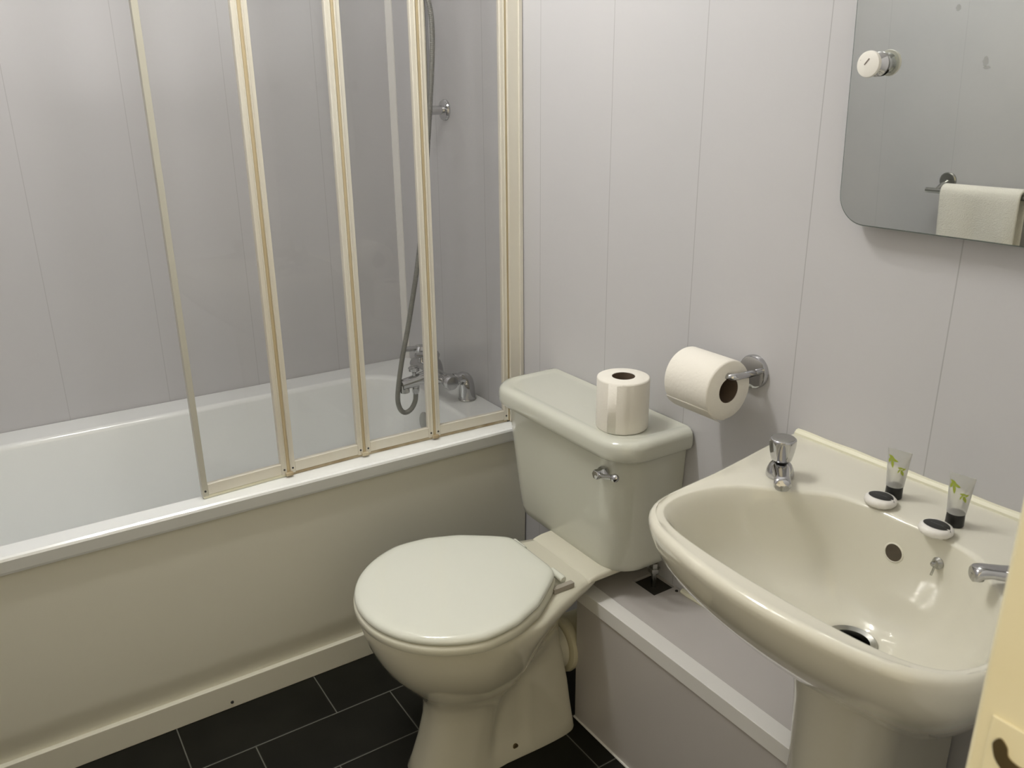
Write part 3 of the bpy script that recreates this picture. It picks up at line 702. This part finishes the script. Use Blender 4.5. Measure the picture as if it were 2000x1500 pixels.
def make_soap(loc, rz, label):
    r = root('wrapped_soap', label, 'soap', (0, 0, 0), 'wrapped soaps')
    bm = BM(); n = 48; rings = []
    for rr, z in ((.014, 0), (.0195, .0015), (.0215, .0055), (.0205, .0095), (.0175, .0120), (.012, .0130), (.004, .0133)):
        rings.append([((rr + (.0004 * math.sin(14 * a) if rr > .015 else 0)) * math.cos(a), (rr + (.0004 * math.sin(14 * a) if rr > .015 else 0)) * math.sin(a), z) for a in (2 * math.pi * k / n for k in range(n))])
    loft(bm, rings); bd = obj('wrapper', bm, 'soap', r, angle=60)
    pts = []
    for i in range(40):
        a = 2 * math.pi * i / 40; rx, ry = .0168, .0132
        pts.append((rx * math.cos(a), ry * math.sin(a)))
    pts[0] = (.0203, -.002); pts[1] = (.0170, .0016); pts[-1] = (.0168, -.0030)
    def zs(x, y):
        q = math.hypot(x, y); return interp(q, [0, .004, .012, .0175, .0205], [.0133, .0133, .0130, .0120, .0095]) + .0004
    bm = BM(); c = bm.verts.new((0, 0, zs(0, 0))); R1 = [bm.verts.new((a * .6, b * .6, zs(a * .6, b * .6))) for a, b in pts]; R2 = [bm.verts.new((a, b, zs(a, b))) for a, b in pts]
    for i in range(40):
        j = (i + 1) % 40; bm.faces.new((c, R1[i], R1[j])); bm.faces.new((R1[i], R2[i], R2[j], R1[j]))
    st = obj('sticker', bm, 'black', bd, label='black leaf shaped sticker')
    bm = BM()
    for k, hgt in enumerate((.0011, .0008, .0012, .0009, .0011, .0008, .0012, .0009, .0010)):
        x = -.0078 + k * .0019; box(bm, x, x + .0009, -.0006, -.0006 + hgt, zs(x, 0) + .0001, zs(x, 0) + .0003)
    obj('small_lettering', bm, 'greytext', st, smooth=False)
    r.location = loc; r.rotation_euler = (0, 0, rz); return r
s1 = make_soap((1.7435, -.1165, .7765), math.radians(8), 'round wrapped soap with black sticker, in front of the tube nearer the left tap')
s2 = copy_tree(s1); s2.location = (1.8330, -.1300, .7765); s2.rotation_euler = (0, 0, math.radians(2)); s2['label'] = 'round wrapped soap with black sticker, nearer the door frame'

# ------------------------------------------------------------------ mirror on swivel knobs
mi = root('wall_mirror', 'frameless rounded mirror on chrome knobs above the washbasin', 'mirror', (BX, 0, 1.36))
MW0, MW1, MZ0, MZ1 = 1.5600, 2.020, 1.140, 1.580
TILT = .048
def myz(y, z): return y - TILT * (z - 1.356)
out = rrect(MW0, MW1, MZ0, MZ1, .042, 12)
bm = BM(); loft(bm, [[(x, myz(-.0392, z), z) for x, z in out], [(x, myz(-.0400, z), z) for x, z in out]]); obj('silvered_face', bm, 'mirror', mi, smooth=False)
bm = BM()
out2 = rrect(MW0 - .0016, MW1 + .0016, MZ0 - .0016, MZ1 + .0016, .0436, 12)
loft(bm, [[(x, myz(-.0350, z), z) for x, z in out2], [(x, myz(-.0391, z), z) for x, z in out2], [(x, myz(-.0398, z), z) for x, z in out]]); obj('glass_edge', bm, 'mirroredge', mi, smooth=False, label='dark edge of the mirror glass')
M['smudge2'] = pane('thin smudge film', (.9, .9, .89), 0, .0)
for (cx_, cz_, a, b_) in ((1.703, 1.418, .0032, .004), (1.746, 1.355, .0035, .006), (1.7485, 1.348, .0045, .0022)):
    lp = [(cx_ + a * math.cos(2 * math.pi * i / 14) * (1 + .2 * math.sin(3 * i)), cz_ + b_ * math.sin(2 * math.pi * i / 14)) for i in range(14)]
    bm = BM(); bm.faces.new([bm.verts.new((x, myz(-.0402, z), z)) for x, z in lp])
    obj('smudge', bm, 'smudge2', mi, smooth=False, label='faint spot on the mirror')
for s, kx in ((0, 1.6020), (1, 1.978)):
    kz = 1.3565
    bm = BM(); lathe(bm, [(.018, -.001), (.018, .004), (.012, .012), (.010, .034)], (kx, 0, kz), (0, -1, 0), 28); kn = obj('swivel_knob', bm, 'chrome', mi)
    bm = BM(); lathe(bm, [(.0155, .0405), (.0160, .043), (.0135, .0465), (.0095, .050), (.0085, .053), (.0095, .056), (.0135, .059)], (kx, 0, kz), (0, -1, 0), 32); obj('knob_collar', bm, 'chrome', kn)
    bm = BM(); lathe(bm, [(.0135, .0588), (.0168, .0600), (.0172, .0625), (.0165, .0650), (.012, .0662), (.0, .0665)], (kx, 0, kz), (0, -1, 0), 36); fc = obj('knob_face', bm, 'white', kn, label='worn white enamel face of the knob')
    if s == 0:
        bm = BM()
        box(bm, -.0050, .0050, -.0670, -.0660, -.0007, .0007, Matrix.Translation((kx - .001, 0, kz + .003)) @ Matrix.Rotation(math.radians(-50), 4, 'Y'))
        for a, b_ in ((-.0105, .005), (-.0100, -.004), (.006, .006)): lathe(bm, [(.0011, 0), (.0008, .0004)], (kx + a, -.0658, kz + b_), (0, -1, 0), 8)
        obj('knob_marks', bm, 'ink', fc, smooth=False, label='small dark marks on the knob face')

# ------------------------------------------------------------------ towel rail on the front wall (seen in the mirror)
TRX, TRZ = 1.045, .888
tr = root('towel_rail', 'brushed chrome towel rail on the opposite wall, seen in the mirror', 'towel rail', (TRX, D, TRZ))
bm = BM(); tube(bm, [(TRX - .235, D + .06, TRZ), (TRX + .235, D + .06, TRZ)], .008, 18); obj('bar', bm, 'steel', tr)
for s in (-1, 1):
    xx = TRX + s * .200
    bm = BM(); lathe(bm, [(.026, -.001), (.0265, .006), (.024, .009), (.0, .0095)], (xx, D, TRZ + .022), (0, 1, 0), 32); rs = obj('rosette', bm, 'steel', tr)
    bm = BM(); tube(bm, [(xx, D + .006, TRZ + .018), (xx, D + .035, TRZ + .012), (xx, D + .06, TRZ)], .0085, 14); obj('post', bm, 'steel', rs)
def towel():
    bm = BM(); nx = 40; x0, x1 = .868, 1.108
    prof = []
    for k in range(13): prof.append((D + .040, TRZ - .20 + k * .0155))
    for k in range(9):
        a = math.pi - math.pi * k / 8; prof.append((D + .06 + .018 * math.cos(a), TRZ + .004 + .016 * math.sin(a)))
    for k in range(14): prof.append((D + .080, TRZ - .005 - k * .0175))
    rows = []
    for i in range(nx + 1):
        u = i / nx; col_ = []
        for j, (y, z) in enumerate(prof):
            low = max(0, TRZ - z)
            xx = x0 + (x1 - x0) * u + .05 * low * (.5 - u)
            col_.append(bm.verts.new((xx, y + (.006 * math.sin(u * 9.5) + .002 * math.sin(u * 23)) * min(1, low * 9), z - .004 * math.sin(u * 5) * (1 if low > .15 else 0))))
        rows.append(col_)
    for a, b_ in zip(rows, rows[1:]):
        for j in range(len(prof) - 1): bm.faces.new((a[j], a[j + 1], b_[j + 1], b_[j]))
    return bm
o = obj('hand_towel', towel(), 'towel', None); s = o.modifiers.new('s', 'SOLIDIFY'); s.thickness = .011; s.offset = 0
s = o.modifiers.new('sub', 'SUBSURF'); s.levels = 1; s.render_levels = 1
tag(o, 'folded white hand towel draped over the rail seen in the mirror', 'towel')

# ------------------------------------------------------------------ ceiling light bar with three heads
cl = root('ceiling_spotlight', 'white ceiling spotlight bar with three lamps in the middle of the room', 'ceiling light', (.99, -.76, H))
bm = BM(); box(bm, .955, 1.025, -1.02, -.50, H - .022, H); obj('mounting_bar', bm, 'white', cl, bev=.004)
for p in LAMPS:
    bm = BM(); lathe(bm, [(.010, H - .022), (.010, H - .035), (.026, H - .037), (.030, H - .058), (.028, H - .058)], (p[0], p[1], 0), (0, 0, 1), 28, cap=False); hd = obj('lamp_head', bm, 'white', cl)
    bm = BM(); lathe(bm, [(.0275, H - .056), (.002, H - .056)], (p[0], p[1], 0), (0, 0, 1), 24); obj('lamp_glass', bm, 'lampglass', hd)
    L = bpy.data.lights.new('lamp', 'POINT'); L.energy = LAMP_W; L.color = LAMP_COL; L.shadow_soft_size = .028
    lo = bpy.data.objects.new('lamp', L); COL.objects.link(lo); lo.location = (p[0], p[1], H - .10)
